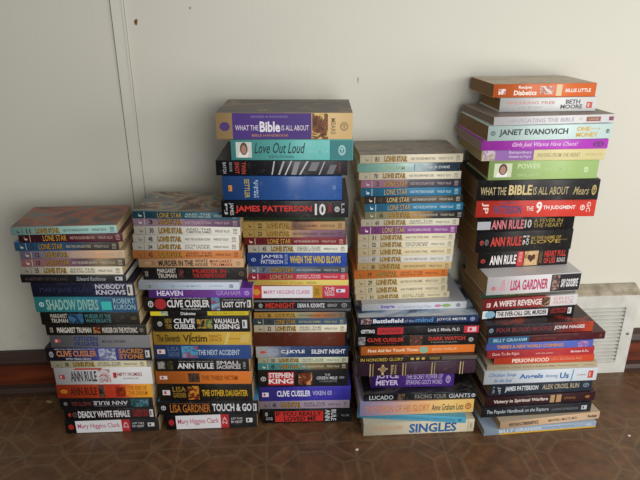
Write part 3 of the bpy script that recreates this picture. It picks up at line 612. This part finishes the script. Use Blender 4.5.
def dkls(*a, **k): return LS(*a, **k)
S4 = [
 (360,463,154.3,4,0,'#d9d0b6',LS('81','AND THE DEAD MAN\'S TALE','#7a7468'),'cream paperback with a grey-brown painted cover',dict(top=([(.3,'#5a5450'),(.45,'#8a7a6a'),(.55,'#74706c'),(.65,'#a08a70'),(.75,'#605850')],20))),
 (357.5,460,163,3,0,[(0,'#7fb8ac'),(.4,'#a8ccc4'),(.6,'#a8bcc0'),(.8,'#3c4c5c'),(1,'#2a3440')],[('t',23,46,20,70,'#8a9a70','LONGARM'),('p',55,56,10,90,'#6a8a88'),('t',66,90,34,66,'#c8d0d4','TABOR EVANS')],'slim shiny aqua paperback turning dark blue',dict(rough=.25)),
 (359,461,171.8,3,0,CREAM,LS('70','AND THE GUNPOWDER CURE','#7a7468'),'slim cream paperback between aqua and mauve ones'),
 (361,461,179.6,2.5,0,[(0,'#b080a0'),(.4,'#a07a90'),(.5,'#4a4850'),(1,'#3a3a48')],LS('2','AND THE OUTLAW POSSE','#b8a8b0'),'slim mauve-pink paperback turning charcoal'),
 (361,461,187.6,2.5,0,'#24749c',LS('54','AND THE TEXAS RANGERS','#c8d8dc','#c8a860','#163a50'),'slim blue paperback directly above a dark one'),
 (364,462.5,196,3.5,0,[(0,'#3a3434'),(.4,'#4c4440'),(.8,'#5c5448'),(1,'#3a3634')],LS('18','AND THE MEXICAN STANDOFF','#d0c8b8','#d8c080'),'slim dark charcoal paperback between two blue ones'),
 (365,463,203.2,3,0,'#26789f',LS('53','AND THE BELLWETHER KID','#c8d8dc','#c8a860','#163a50'),'slim blue paperback directly below a dark one'),
 (365,464,211.2,2,0,[(0,'#8a9478'),(.3,'#b0a078'),(.55,'#a8864c'),(.68,'#2c2a2c'),(1,'#26262c')],LS('6','AND THE DENVER MADAM','#b8b0a0'),'slim olive paperback turning black'),
 (361,459,218.8,2.5,0,'#d4d0bc',LS('60','AND THE/JAMES GANG\'S LOOT','#7a7468'),'slim off-white paperback between olive and purple ones'),
 (360,457,226,2.5,0,'#8a4c8c',LS('21','AND THE SIERRA SWINDLERS','#e0d0e0','#d8b868','#4a1c4a'),'slim purple paperback with gold title'),
 (358,455,233.8,2.5,0,'#dad1b6',LS('51','AND THE STEEL RAIL','#7a7058'),'slim cream paperback just under the purple one'),
 (358,454,240.8,2.5,0,CREAM,LS('52','AND THE RAILROAD/WAR','#7a7058'),'slim cream paperback, two below the purple one'),
 (358,453.4,248,2.5,0,'#dacdaa',LS('37','AND THE DEVIL\'S TRAIL','#7a7058'),'slim yellowish-cream paperback, three below the purple one'),
 (358,452.3,255.6,2.5,0,'#d2cfc8',LS('47','AND THE COMSTOCK LODE','#8a8a88'),'slim greyish-white paperback with yellow-gold title'),
 (357.5,451.2,262.6,2.5,0,'#cbb07c',LS('36','AND THE ESCAPE ARTIST','#7a6440'),'slim wheat-coloured paperback above an orange one'),
 (354.2,447.6,270,4,0,'#d47834',LS('19','AND THE/OREGON RAIL WAR','#7a4a28'),'slim orange paperback among cream ones'),
 (354.6,447.3,277.8,4.5,0,'#dacdab',LS('29','AND THE LOST GOLD MINE','#7a7058'),'slim cream paperback just under the orange one'),
 (355,447.3,285.6,4.5,0,'#dacfb0',LS('17','AND THE MISSION WAR','#7a7058'),'slim cream paperback, two below the orange one'),
 (355.8,449.4,293.2,4.5,0,'#d9cdac',LS('31','AND THE/PHANTOM GUNMEN','#7a7058'),'slim cream paperback resting on a white hardback'),
 (362,466.5,302.8,3.5,-0.016,'#c9ccd4',[('b',18,31,20,84,'#6a4ca0','Image'),('t',34,66,28,66,'#98a4b4','of Heaven in Your Own'),('d',69,76,30,70,'#c080a0'),('d',76,85,26,76,'#8aa868'),('e',90,94,26,76,'#3a3c44')],'white hardback with purple word on its spine',HB(top='#b8bac0',page='#dcdad4')),
 (358.6,478.5,316.6,3,-0.042,'#1e2f55',[('k',2,11,8,92,'#5a4048',('#b89080','#2a2c40')),('b',12,37,22,80,'#dce0e8','Battlefield'),('t',38,46,24,64,'#98a8c8','of the'),('b',47,62,22,86,'#4f84b8','mind'),('t',65,90,28,72,'#d8dce4','JOYCE MEYER'),('e',93,97,24,76,'#98a8c8')],'navy hardback with white and blue title',HB(top=([(.3,'#2c3c5c'),(.42,'#7890a8'),(.55,'#b4c0cc'),(.7,'#c8ccd0')],9),page='#d8d4c8')),
 (356,480,326.4,2.5,-0.052,'#17181c',[('b',4,15,26,72,'#d8d8dc','GETTING'),('p',17,38,6,94,'#b02832'),('t',19,36,30,68,'#5a1018','UNSTUCK'),('t',58,84,26,74,'#dcdce0','Linda S. Mintle, Ph.D.'),('p',87,99,5,95,'#c02c3c'),('l',90,97,20,80,'#e0b8bc','#c02c3c')],'black book with red block at its right end'),
 (355,477,335,2,-0.055,'#151414',[('r',2,9,16,88,'#b0b0b0','PUTNAM'),('b',10,40,42,78,'#c2382a','CLIVE CUSSLER'),('t',16,34,18,32,'#a03028','WITH JACK DU BRUL'),('k',45,55,4,96,'#20202c',('#5c3a24','#c0683c')),('b',60,90,46,82,'#c2382a','DARK WATCH'),('t',62,84,24,34,'#c0bcb8','A Novel of the Oregon Files'),('e',93,97,30,70,'#b0b0b0')],'black paperback with red lettering around a small dark picture'),
 (361,474.5,345.8,3.5,-0.056,'#d8742e',[('b',6,50,26,74,'#ecd4b8','First Aid for Tough Times'),('d',51,59,8,92,'#8ab098'),('t',62,84,30,66,'#f0c8a0','JOHN WALLIS')],'orange book with a round green emblem'),
 (357,478,356.2,3,-.064,'#26221e',[('t',3,38,16,84,'#c4a848','IN HONORED GLORY'),('d',44,47,24,76,'#c4a848'),('d',48.5,51.5,24,76,'#c4a848'),('d',53,56,24,76,'#c4a848'),('t',60,68,24,76,'#a89040','PARISH'),('p',70,99,10,90,'#5a544c')],'thin dark book with yellow lettering',dict(top=([(.35,'#241c1a'),(.5,'#4a342c'),(.65,'#2c2420'),(.75,'#6a5040')],10))),
 (357,475,361.6,3,-.066,'#3c2838',[('p',10.5,11.5,3,97,'#a89468'),('p',13,13.6,3,97,'#a89468'),('p',38,39,3,97,'#a89468'),('p',40.5,41.1,3,97,'#a89468'),('p',62.5,63.5,3,97,'#a89468'),('p',65,65.6,3,97,'#a89468'),('p',86.5,87.5,3,97,'#b8a478'),('p',89,89.6,3,97,'#b8a478'),('s',20.6,22.4,12,88,'#c4ac78',0),('s',17.5,25.5,52,62,'#c4ac78',0),('d',18.6,24.4,32,76,'#8a7450'),('s',20.9,22.1,14,86,'#d4bc88',0),('r',28,33.5,14,86,'#b8a070','Serendipity/Bible')],'thick maroon leather bible with gold bands and cross',HB(page='#8a7450',rough=.33,bulge=.002)),
 (371,454,375,2,-0.058,'#432378',[('b',6,33,12,90,'#c8b8dc','JOYCE/MEYER'),('t',42,86,14,88,'#b8a8d0','THE SECRET POWER OF/SPEAKING GOD\'S WORD'),('e',90,96,24,76,'#a898c4')],'small purple book set on a glossy black cover',HB(page='#c8c0b0')),
 (363.6,477,393,2.5,-.076,'#1a1d22',[('t',5,26,22,80,'#c4c8cc','LUCADO'),('k',30,36,6,94,'#2c2420',('#6a5040','#a08060')),('t',45,73,22,80,'#8a8c84','FACING YOUR'),('t',75,94,22,80,'#c4c8cc','GIANTS'),('e',95,98.5,26,76,'#c4c8cc')],'glossy black book whose wide top cover shows',dict(top=([(.35,'#101114'),(.5,'#1f1c1e'),(.62,'#4a4440'),(.7,'#14161a')],8),rough=.22,page='#a89c84')),
 (360,473.6,401.4,3.5,-.08,[(0,'#a8a2cc'),(.25,'#c8a8b0'),(.5,'#dca878'),(.75,'#dfbc74'),(1,'#dcb468')],[('t',5,61,24,76,'#c8783c','THE VISION OF HIS GLORY'),('t',63,91,24,74,'#4a3c30','Anne Graham Lotz'),('e',92.5,98,24,74,'#a8582c')],'pastel paperback shading from lavender to yellow',dict(page='#c8bca4')),
 (357,466,414.8,-4.5,-.082,'#4c9bb8',[('t',8,90,30,64,'#3a84a4','I LOVE YOU GOD IS IN CONTROL DEVOTIONS'),('e',93,96,26,74,'#2c5a80')],'thin sky-blue book turned askew'),
 (363.6,474,421.5,3.7,-.085,'#d0c6ac',[('t',8,35,40,74,'#c48470','A PRACTICAL GUIDE/TO SINGLE LIVING'),('b',41,84,10,84,'#25609c','SINGLES'),('p',94,94.8,4,96,'#b0a488'),('l',96,99,20,80,'#c0b498','#908468')],'thick cream book with big blue capitals, on the floor',dict(page='#b8ac90')),
]
S4_BOT = 433.5

S5 = [
 (493.4,596,83.5,6,0.022,'#d9692c',[('k',5,12,22,64,'#dcd4cc',('#b03a30','#f0ece8')),('b',24,37,58,86,'#f0e0d4','Recipes'),('b',20,42,16,52,'#f4e8dc','Diabetics'),('k',45,58,20,82,'#e0d8cc',('#b04a3c','#588a48')),('p',61,66.5,8,92,'#dcc8a0'),('b',70,95,34,60,'#f0e4dc','BILLIE LITTLE')],'orange paperback with white lettering and a plate-like picture',dict(top=([(.3,'#b8a890'),(.5,'#c8b498'),(.7,'#a8947c')],10),page='#8a6a44')),
 (500,596,97.3,4,0.02,'#d9d9d8',[('t',7,57,54,74,'#c88478','BREAKING FREE'),('i',19,45,24,40,'#a8a4a4','DAY BY DAY'),('b',68,83,54,84,'#5a5a60','BETH'),('b',63,86,20,50,'#5a5a60','MOORE'),('l',90,96,24,66,'#c44c40','#e0c0b8')],'white hardback with grey name and pale red title',HB(page='#957248')),
 (494,615,115.5,8,-.015,'#d6d4d4',[('t',12,66,26,74,'#a09cac','NAVIGATING THE BIBLE'),('e',70,73,34,66,'#c8b8b0'),('p',76,88,22,76,'#8a4a3c'),('t',78,86,36,64,'#c8a898','LARGE'),('l',95,99,26,74,'#8a3a54')],'thin white book that juts out to the right',dict(page='#8a7468',top='#8a7a70')),
 (488,612,124.8,6,-.02,'#c6dcd8',[('e',2,6,36,66,'#3a4a4a'),('b',9,64,26,76,'#22262a','JANET EVANOVICH'),('b',71,82,54,84,'#d2ac44','ONE'),('t',83,90,64,72,'#d2ac44','FOR THE'),('b',71,89,14,46,'#d2ac44','MONEY'),('e',95,98,36,66,'#3a4a4a')],'pale aqua book with bold black capitals',dict(page='#8a6a44')),
 (481.6,608,140,4.5,-.02,'#b03ab8',[('i',24,76,24,80,'#ecc8ec','Girls Just Wanna Have Chaos!'),('e',88,97,20,80,'#5a2468')],'bright magenta book with white slanted lettering',dict(page='#9a8a7c')),
 (481.6,605,149.7,3,-.015,'#d8cc94',[('p',7,42,4,96,'#8a58a4'),('k',1,11,4,96,'#b8b088',('#8a6aa0','#c8b8d0')),('t',22,40,14,88,'#d8c4e0','Extraordinary/Answers to Prayer'),('t',45,80,30,66,'#a8a07c','PRAYING FROM THE HEART'),('t',84,98,40,60,'#c0b480','SHEETS')],'pale yellow book with purple panel at left',dict(page='#a89868')),
 (488.6,598,160.6,4,-0.01,'#a2bf78',[('f',5,21,16,86,'#c8d0b0',('#a87c68','#4a3428')),('b',26,47,58,84,'#c4d8a4','POWER'),('t',26,47,18,32,'#b8cc94','THOUGHTS'),('t',51,76,46,62,'#c0d49c','JOYCE MEYER'),('e',87,91,34,62,'#d4e4b8')],'leaf-green hardback with a small portrait',HB(page='#7c5c36')),
 (477,599,179.8,2,-.01,'#1b1a1c',[('t',3,24,28,66,'#b8a87c','WHAT THE'),('b',26,45,28,76,'#d0bc84','BIBLE'),('t',46,75,28,66,'#b8a87c','IS ALL ABOUT'),('i',79,92,26,66,'#a8986c','Mears'),('e',94,98,24,74,'#b8a060')],'thick black book with one line of gold lettering',dict(page='#7c5c36')),
 (476,595.5,200.4,2,0.002,'#d23c2e',[('r',4,11,20,80,'#e8c8bc','JP'),('b',15,38,18,64,'#3a3c70','PATTERSON'),('t',18,34,72,84,'#4a4878','JAMES'),('t',42,48,34,58,'#f4e8e4','THE'),('b',50,55,20,84,'#f4e8e4','9'),('b',56,83,36,62,'#f4e8e4','TH JUDGMENT'),('e',87,91,34,64,'#f0d8d0'),('r',92,96,24,80,'#f0d8d0','GC')],'vivid red paperback with white numeral in its title',dict(page='#84602f')),
 (477,574,217,5,0.008,'#19191b',[('p',.5,14,16,70,'#a8aab0'),('b',15,48,16,78,'#c87078','ANN RULE'),('b',49,56,20,78,'#b8b4b0','10'),('t',58,88,18,80,'#9a8240','A FEVER IN/THE HEART')],'black paperback, silver-grey at its left end, faded pink name',dict(rough=.28,page='#84602f')),
 (476,572,231,6,0.01,'#161517',[('e',4,8,36,60,'#a83c30'),('e',9,13,34,64,'#6a6468'),('b',15,47,28,74,'#c43a30','ANN RULE'),('r',48,55,30,76,'#d0ccc8','NO/16'),('t',57,88,32,72,'#b0923c','IN THE NAME OF/LOVE'),('p',58,95,50,52,'#8a7430')],'black paperback with bright red name and gold title',dict(page='#8a6636',top='#20305c')),
 (478,568,251,7,.015,'#171416',[('e',3,8,32,58,'#a83428'),('b',13,42,20,76,'#e4dcdc','ANN RULE'),('p',43,50,6,94,'#c03434'),('r',44.5,48.5,30,90,'#e0b0a8','BESTSELLER'),('h',51,66,6,94,'#c09a68',('#4a2c20','#d8b484')),('r',67,71,16,84,'#8a6a3c','A TRUE STORY'),('b',73,97,54,90,'#c0362c','HEART FULL'),('b',73,86,14,48,'#c0362c','OF LIES'),('t',88,97,18,46,'#c8c0c0','BONUS')],'black paperback with a face and heart picture',dict(page='#957248')),
 (487,580.5,275,7,-.02,'#d8d6d8',[('e',5,9,26,48,'#c03a48'),('t',9,15,30,50,'#d8909c','Gone'),('s',15,16,16,80,'#d08090',1),('s',18,19,20,86,'#d08090',-1),('s',21,22,20,84,'#d8a0ac',1),('b',25,65,20,78,'#b83464','LISA GARDNER'),('p',68,99.6,3,97,'#221e24'),('k',69,77,8,92,'#3a2c30',('#b09084','#5a4444')),('b',79,97,24,70,'#e8e6e8','SAY GOODBYE')],'white paperback with raspberry name and dark right end',dict(top='#d8d6d4',page='#a88a5c')),
 (482,576,293,7,.004,[(0,'#2c5c48'),(.4,'#3a4030'),(1,'#6a6a64')],[('t',22,50,24,70,'#b09c50','A DAUGHTER LOST')],'thin dark green paperback under a white one',dict(page='#957248')),
 (483,577,297,7,0,[(0,'#8c2c30'),(.45,'#8a2a2c'),(.62,'#a03c34'),(.7,'#d8d0d0'),(1,'#d8dadc')],[('l',4,8,24,64,'#d8b8b4','#8c2c30'),('b',11,62,24,82,'#e4d8d4',"A WIFE'S REVENGE"),('k',62.5,71,10,90,'#5a4034',('#b08a70','#2a1c18')),('t',75,96,12,88,'#d0a0a4','ERIC/FRANCIS')],'paperback half dark red and half white',dict(page='#9c7a50')),
 (482,574,307.8,6.5,0,'#161518',[('p',.4,6,10,90,'#d0d4d8'),('d',3,14,12,88,'#7ca8bc'),('p',15,71,16,82,'#dcd8d8'),('b',16,70,26,74,'#1c1a1c','THE EVER-CALL GIRL MURDER'),('t',74,92,18,82,'#b43030','LISA PULITZER/JOAN SWIRSKY'),('l',93,97,18,82,'#d8d8d8')],'black paperback with white title strip and red lettering',dict(page='#9c7a50')),
 (487,593,323.5,5,-0.022,[(0,'#22242c'),(.6,'#2c262c'),(.85,'#8a2c24'),(1,'#b8442c')],[('e',2,6,30,72,'#8a98a8'),('t',9,61,30,72,'#8a3438','FOUR BLOOD MOONS'),('b',63,92,30,74,'#d8d0d0','JOHN HAGEE')],'dark book with a reddish glow at its right end',dict(top=([(.35,'#1c1418'),(.5,'#4a1c1a'),(.6,'#9a3422'),(.7,'#2a1a1c')],7),page='#957248')),
 (487.5,605,334.5,5.3,-0.024,'#4c181e',[('p',.5,35,4,96,'#1f5478'),('t',5,33,28,74,'#a8c8d8','BILLY GRAHAM'),('i',40,58,28,72,'#7a4438','Approaching'),('e',95,97.5,30,70,'#7a4438')],'maroon hardback, blue at its left, jutting out to the right',HB(page='#957248')),
 (486,593,342,4,-0.024,'#5468bc',[('b',10,52,24,74,'#d09048',"THERE'S A NEW WORLD"),('b',53,72,24,74,'#d09048','COMING'),('k',86,96,10,90,'#8a78bc',('#c08cb0','#7a5ca4'))],'periwinkle-blue paperback with orange lettering',dict(page='#957248')),
 (487,594,349,4.5,-0.024,'#b23438',[('t',5,30,28,74,'#e4b8b4','Dare To Be Right'),('t',45,62,34,62,'#dca8a4','with the author'),('b',78,95,30,68,'#ecd0cc','Bergman & Co.')],'crimson paperback with small pale lettering',dict(page='#957248')),
 (494,594,356.7,4,-0.022,'#d0482c',[('b',18,55,20,80,'#f0d8c8','PERSONHOOD'),('t',57,88,26,72,'#e0a088','LEO F. BUSCAGLIA, PH.D.')],'scarlet-orange paperback with white capitals',dict(page='#957248')),
 (487,597,363.6,3.5,-0.024,'#b8a888',[('t',9,82,30,70,'#80745c',"Satan, You Can't Have My Promises"),('t',88,97,36,62,'#98886c','HOUSE')],'beige paperback with grey lettering',dict(page='#b0a080')),
 (484,597,370,4,-0.027,'#d0d8e0',[('i',4,28,52,88,'#3868a8','Chicken Soup'),('i',9,25,14,44,'#3868a8','for the Soul'),('b',31,52,26,74,'#3868a8','Angels'),('t',54,65,30,66,'#5c88b8','Among'),('b',67,75,26,74,'#3868a8','Us'),('s',77,78,4,96,'#5c98c0',1),('t',82,90,44,58,'#c08890','Canfield'),('l',92,96.5,22,80,'#c04434','#e0a898')],'white paperback with blue lettering and a red mark',dict(page='#b8a888')),
 (489.5,592,382.6,5,-0.026,'#27313e',[('r',3,5,24,84,'#90989c','LB'),('r',7,11,14,84,'#a0a4a8','JP'),('b',15,47,26,80,'#d0d4d8','JAMES PATTERSON'),('b',51,87,28,82,'#a89c84','ALEX CROSS, RUN'),('e',91,97,36,76,'#7a8490')],'slate-black paperback with white and tan capitals',dict(page='#957248')),
 (484.5,595,395,5.7,-0.03,'#35191e',[('b',8,57,26,74,'#d4c4bc','Victory in Spiritual Warfare'),('p',59,63,8,92,'#b09068'),('p',64.5,69,8,92,'#b09068'),('t',72,82,36,60,'#a86c34','EVANS'),('e',91,95,36,64,'#c08434')],'dark maroon paperback with two tan bars',dict(page='#8c7450')),
 (481,591,405.4,5,-0.034,'#22252b',[('t',5,61,26,76,'#b8c0c8','The Popular Handbook on the Rapture'),('t',64,88,36,60,'#7a828a','LAHAYE & HINDSON'),('l',91,96,30,74,'#c0c4c8','#4a5460')],'charcoal paperback with one line of pale lettering',dict(page='#8c7450')),
 (500,599.5,417,9,-.04,'#d0ae8c',[('b',9,38,26,72,'#2c2420','PSYCHO-CYBERNETICS'),('t',48,77,28,68,'#3a302a','MAXWELL MALTZ, M.D.'),('b',88,97,30,70,'#2c2420','Pocket')],'peach paperback with black lettering, turned more than its neighbours',dict(top='#b8a68c',page='#b89c70')),
 (484,596,425.8,6.5,-.045,'#9aaabc',[('p',14,99.6,3,24,'#d8a82c'),('b',13,50,32,88,'#c4d0dc','BILLY GRAHAM'),('t',52,80,40,80,'#7a90b0','Nearing Home'),('e',91,96,44,74,'#c4d0dc')],'pale blue-grey book with yellow lower edge, on the floor',dict(page='#a8a498')),
]
S5_BOT = 433.8

# stack: list, bottom row, forward distance at foot / rise of it per metre of height, phrase for place
STACKS = [
 (S1, S1_BOT, 0.920, -0.03, 'leftmost stack', 'books in the leftmost stack'),
 (S2, S2_BOT, 0.930, -0.02, 'second stack', 'books in the second stack'),
 (S3, S3_BOT, 0.947, 0.0, 'middle stack', 'books in the middle stack'),
 (S4, S4_BOT, 1.000, -0.02, 'fourth stack', 'books in the fourth stack'),
 (S5, S5_BOT, 0.965, 0.03, 'rightmost stack', 'books in the rightmost stack'),
]
ORD = 'top second third fourth fifth sixth seventh eighth ninth tenth eleventh twelfth thirteenth fourteenth fifteenth sixteenth'.split()
def place_words(i, n, where):
    if i == 0: return 'topmost in ' + where
    if i == n - 1: return 'lowest in ' + where
    if i < n / 2: return '%s down in %s' % (ORD[i], where)
    return '%s up in %s' % (ORD[n - 1 - i].replace('top', 'first'), where)

import os
DBG = os.environ.get('BOOKDBG')
for books, ybot, D0, dD, where, group in STACKS:
    n = len(books)
    tops = []
    for bk in books:
        xl, xr, yt = bk[:3]; off = bk[4]
        D = D0 + off
        for _ in range(8):
            q = at((xl + xr) / 2, yt, D); D = D0 + dD * q.z + off
        tops.append((q.z, D))
    # where the upper book juts out its lower edge is what shows, else the lower book's upper edge
    for i in range(1, n):
        bk = books[i]
        tops[i] = (at((bk[0] + bk[1]) / 2, bk[2], min(tops[i][1], tops[i - 1][1])).z, tops[i][1])
    zprev = 0.0
    rows = []
    for i in range(n - 1, -1, -1):
        bk = books[i]
        xl, xr, yt, deg, off, spec, marks, desc = bk[:8]
        kw = dict(bk[8]) if len(bk) > 8 else {}
        zt, D = tops[i]
        H = max(zt - zprev, 0.004); th = R(deg)
        zm = zprev + H / 2
        # ends of the spine: intersect the two sight lines with the spine line at height zm
        ym = 0
        def hit(px, side, L):
            Dk = D + side * L / 2 * math.sin(th)
            # forward distance -> depth along the view axis at height zm
            z = Dk * CP + (CAMH - zm) * SP
            return (px - 320) / F * z
        L = 0.17
        for _ in range(10):
            a, b_ = hit(xl, -1, L), hit(xr, 1, L)
            L = (b_ - a) / math.cos(th)
        xc = (a + b_) / 2
        W = (0.66 if L > 0.192 else 0.62) * L
        W = min(W, 0.145)
        # never into the wall / baseboard / vent
        xr_w = xc + L / 2
        front_most = wall_d(xc) if zprev < 0.10 or (where == 'rightmost stack' and zprev < 0.215) else wall_d(xc) + BASE_T
        half = abs(L / 2 * math.sin(th - WYAW))
        room = front_most - D - half - 0.004
        if W * math.cos(th) > room: W = max(room / math.cos(th), 0.07)
        hard = kw.get('hard')
        c = (xc - math.sin(th) * W / 2, D + math.cos(th) * W / 2, zprev + 0.0001)
        o = make_book('hardcover_book' if hard else 'paperback_book', c, th, L, W, H - 0.0002, spec, marks, **kw)
        lb = desc + ', ' + place_words(i, n, where + (' from left' if where in ('second stack', 'fourth stack') else ''))
        if len(lb.split()) > 16: lb = desc + ', ' + place_words(i, n, where)
        o['label'] = lb
        o['category'] = 'book'; o['group'] = group
        rows.append((i + 1, round(L, 3), round(W, 3), round(H, 4), round(D, 3)))
        zprev = zprev + H
    if DBG:
        print(where)
        for r_ in rows: print('  ', r_)

# ------------------------------------------------------------------ light
def area(name, loc, look, size, power, col):
    l = bpy.data.lights.new(name, 'AREA'); l.shape = 'RECTANGLE'; l.size, l.size_y = size; l.energy = power; l.color = col
    o = bpy.data.objects.new(name, l); C.objects.link(o); o.location = loc
    o.rotation_euler = (Vector(look) - Vector(loc)).to_track_quat('-Z', 'Y').to_euler()
    return o
area('front_fill', (0.52, -0.42, 0.70), (0.34, 1.05, 0.42), (0.8, 1.0), 14.5, (1.0, 0.99, 0.96))  # added frontal fill lamp close behind the camera, softens the wall shadows
area('side_window', (1.55, 0.20, 0.62), (0.4, 1.05, 0.26), (0.8, 0.9), 11, (1.0, 0.99, 0.96))
w = bpy.data.worlds.new('room_ambience'); sc.world = w; w.use_nodes = True
w.node_tree.nodes['Background'].inputs[0].default_value = (0.94, 0.98, 1.0, 1)
w.node_tree.nodes['Background'].inputs[1].default_value = 0.23

sc.view_settings.view_transform = 'Standard'; sc.view_settings.look = 'None'
sc.view_settings.exposure = 0.0; sc.view_settings.gamma = 1.0; sc.view_settings.use_curve_mapping = False
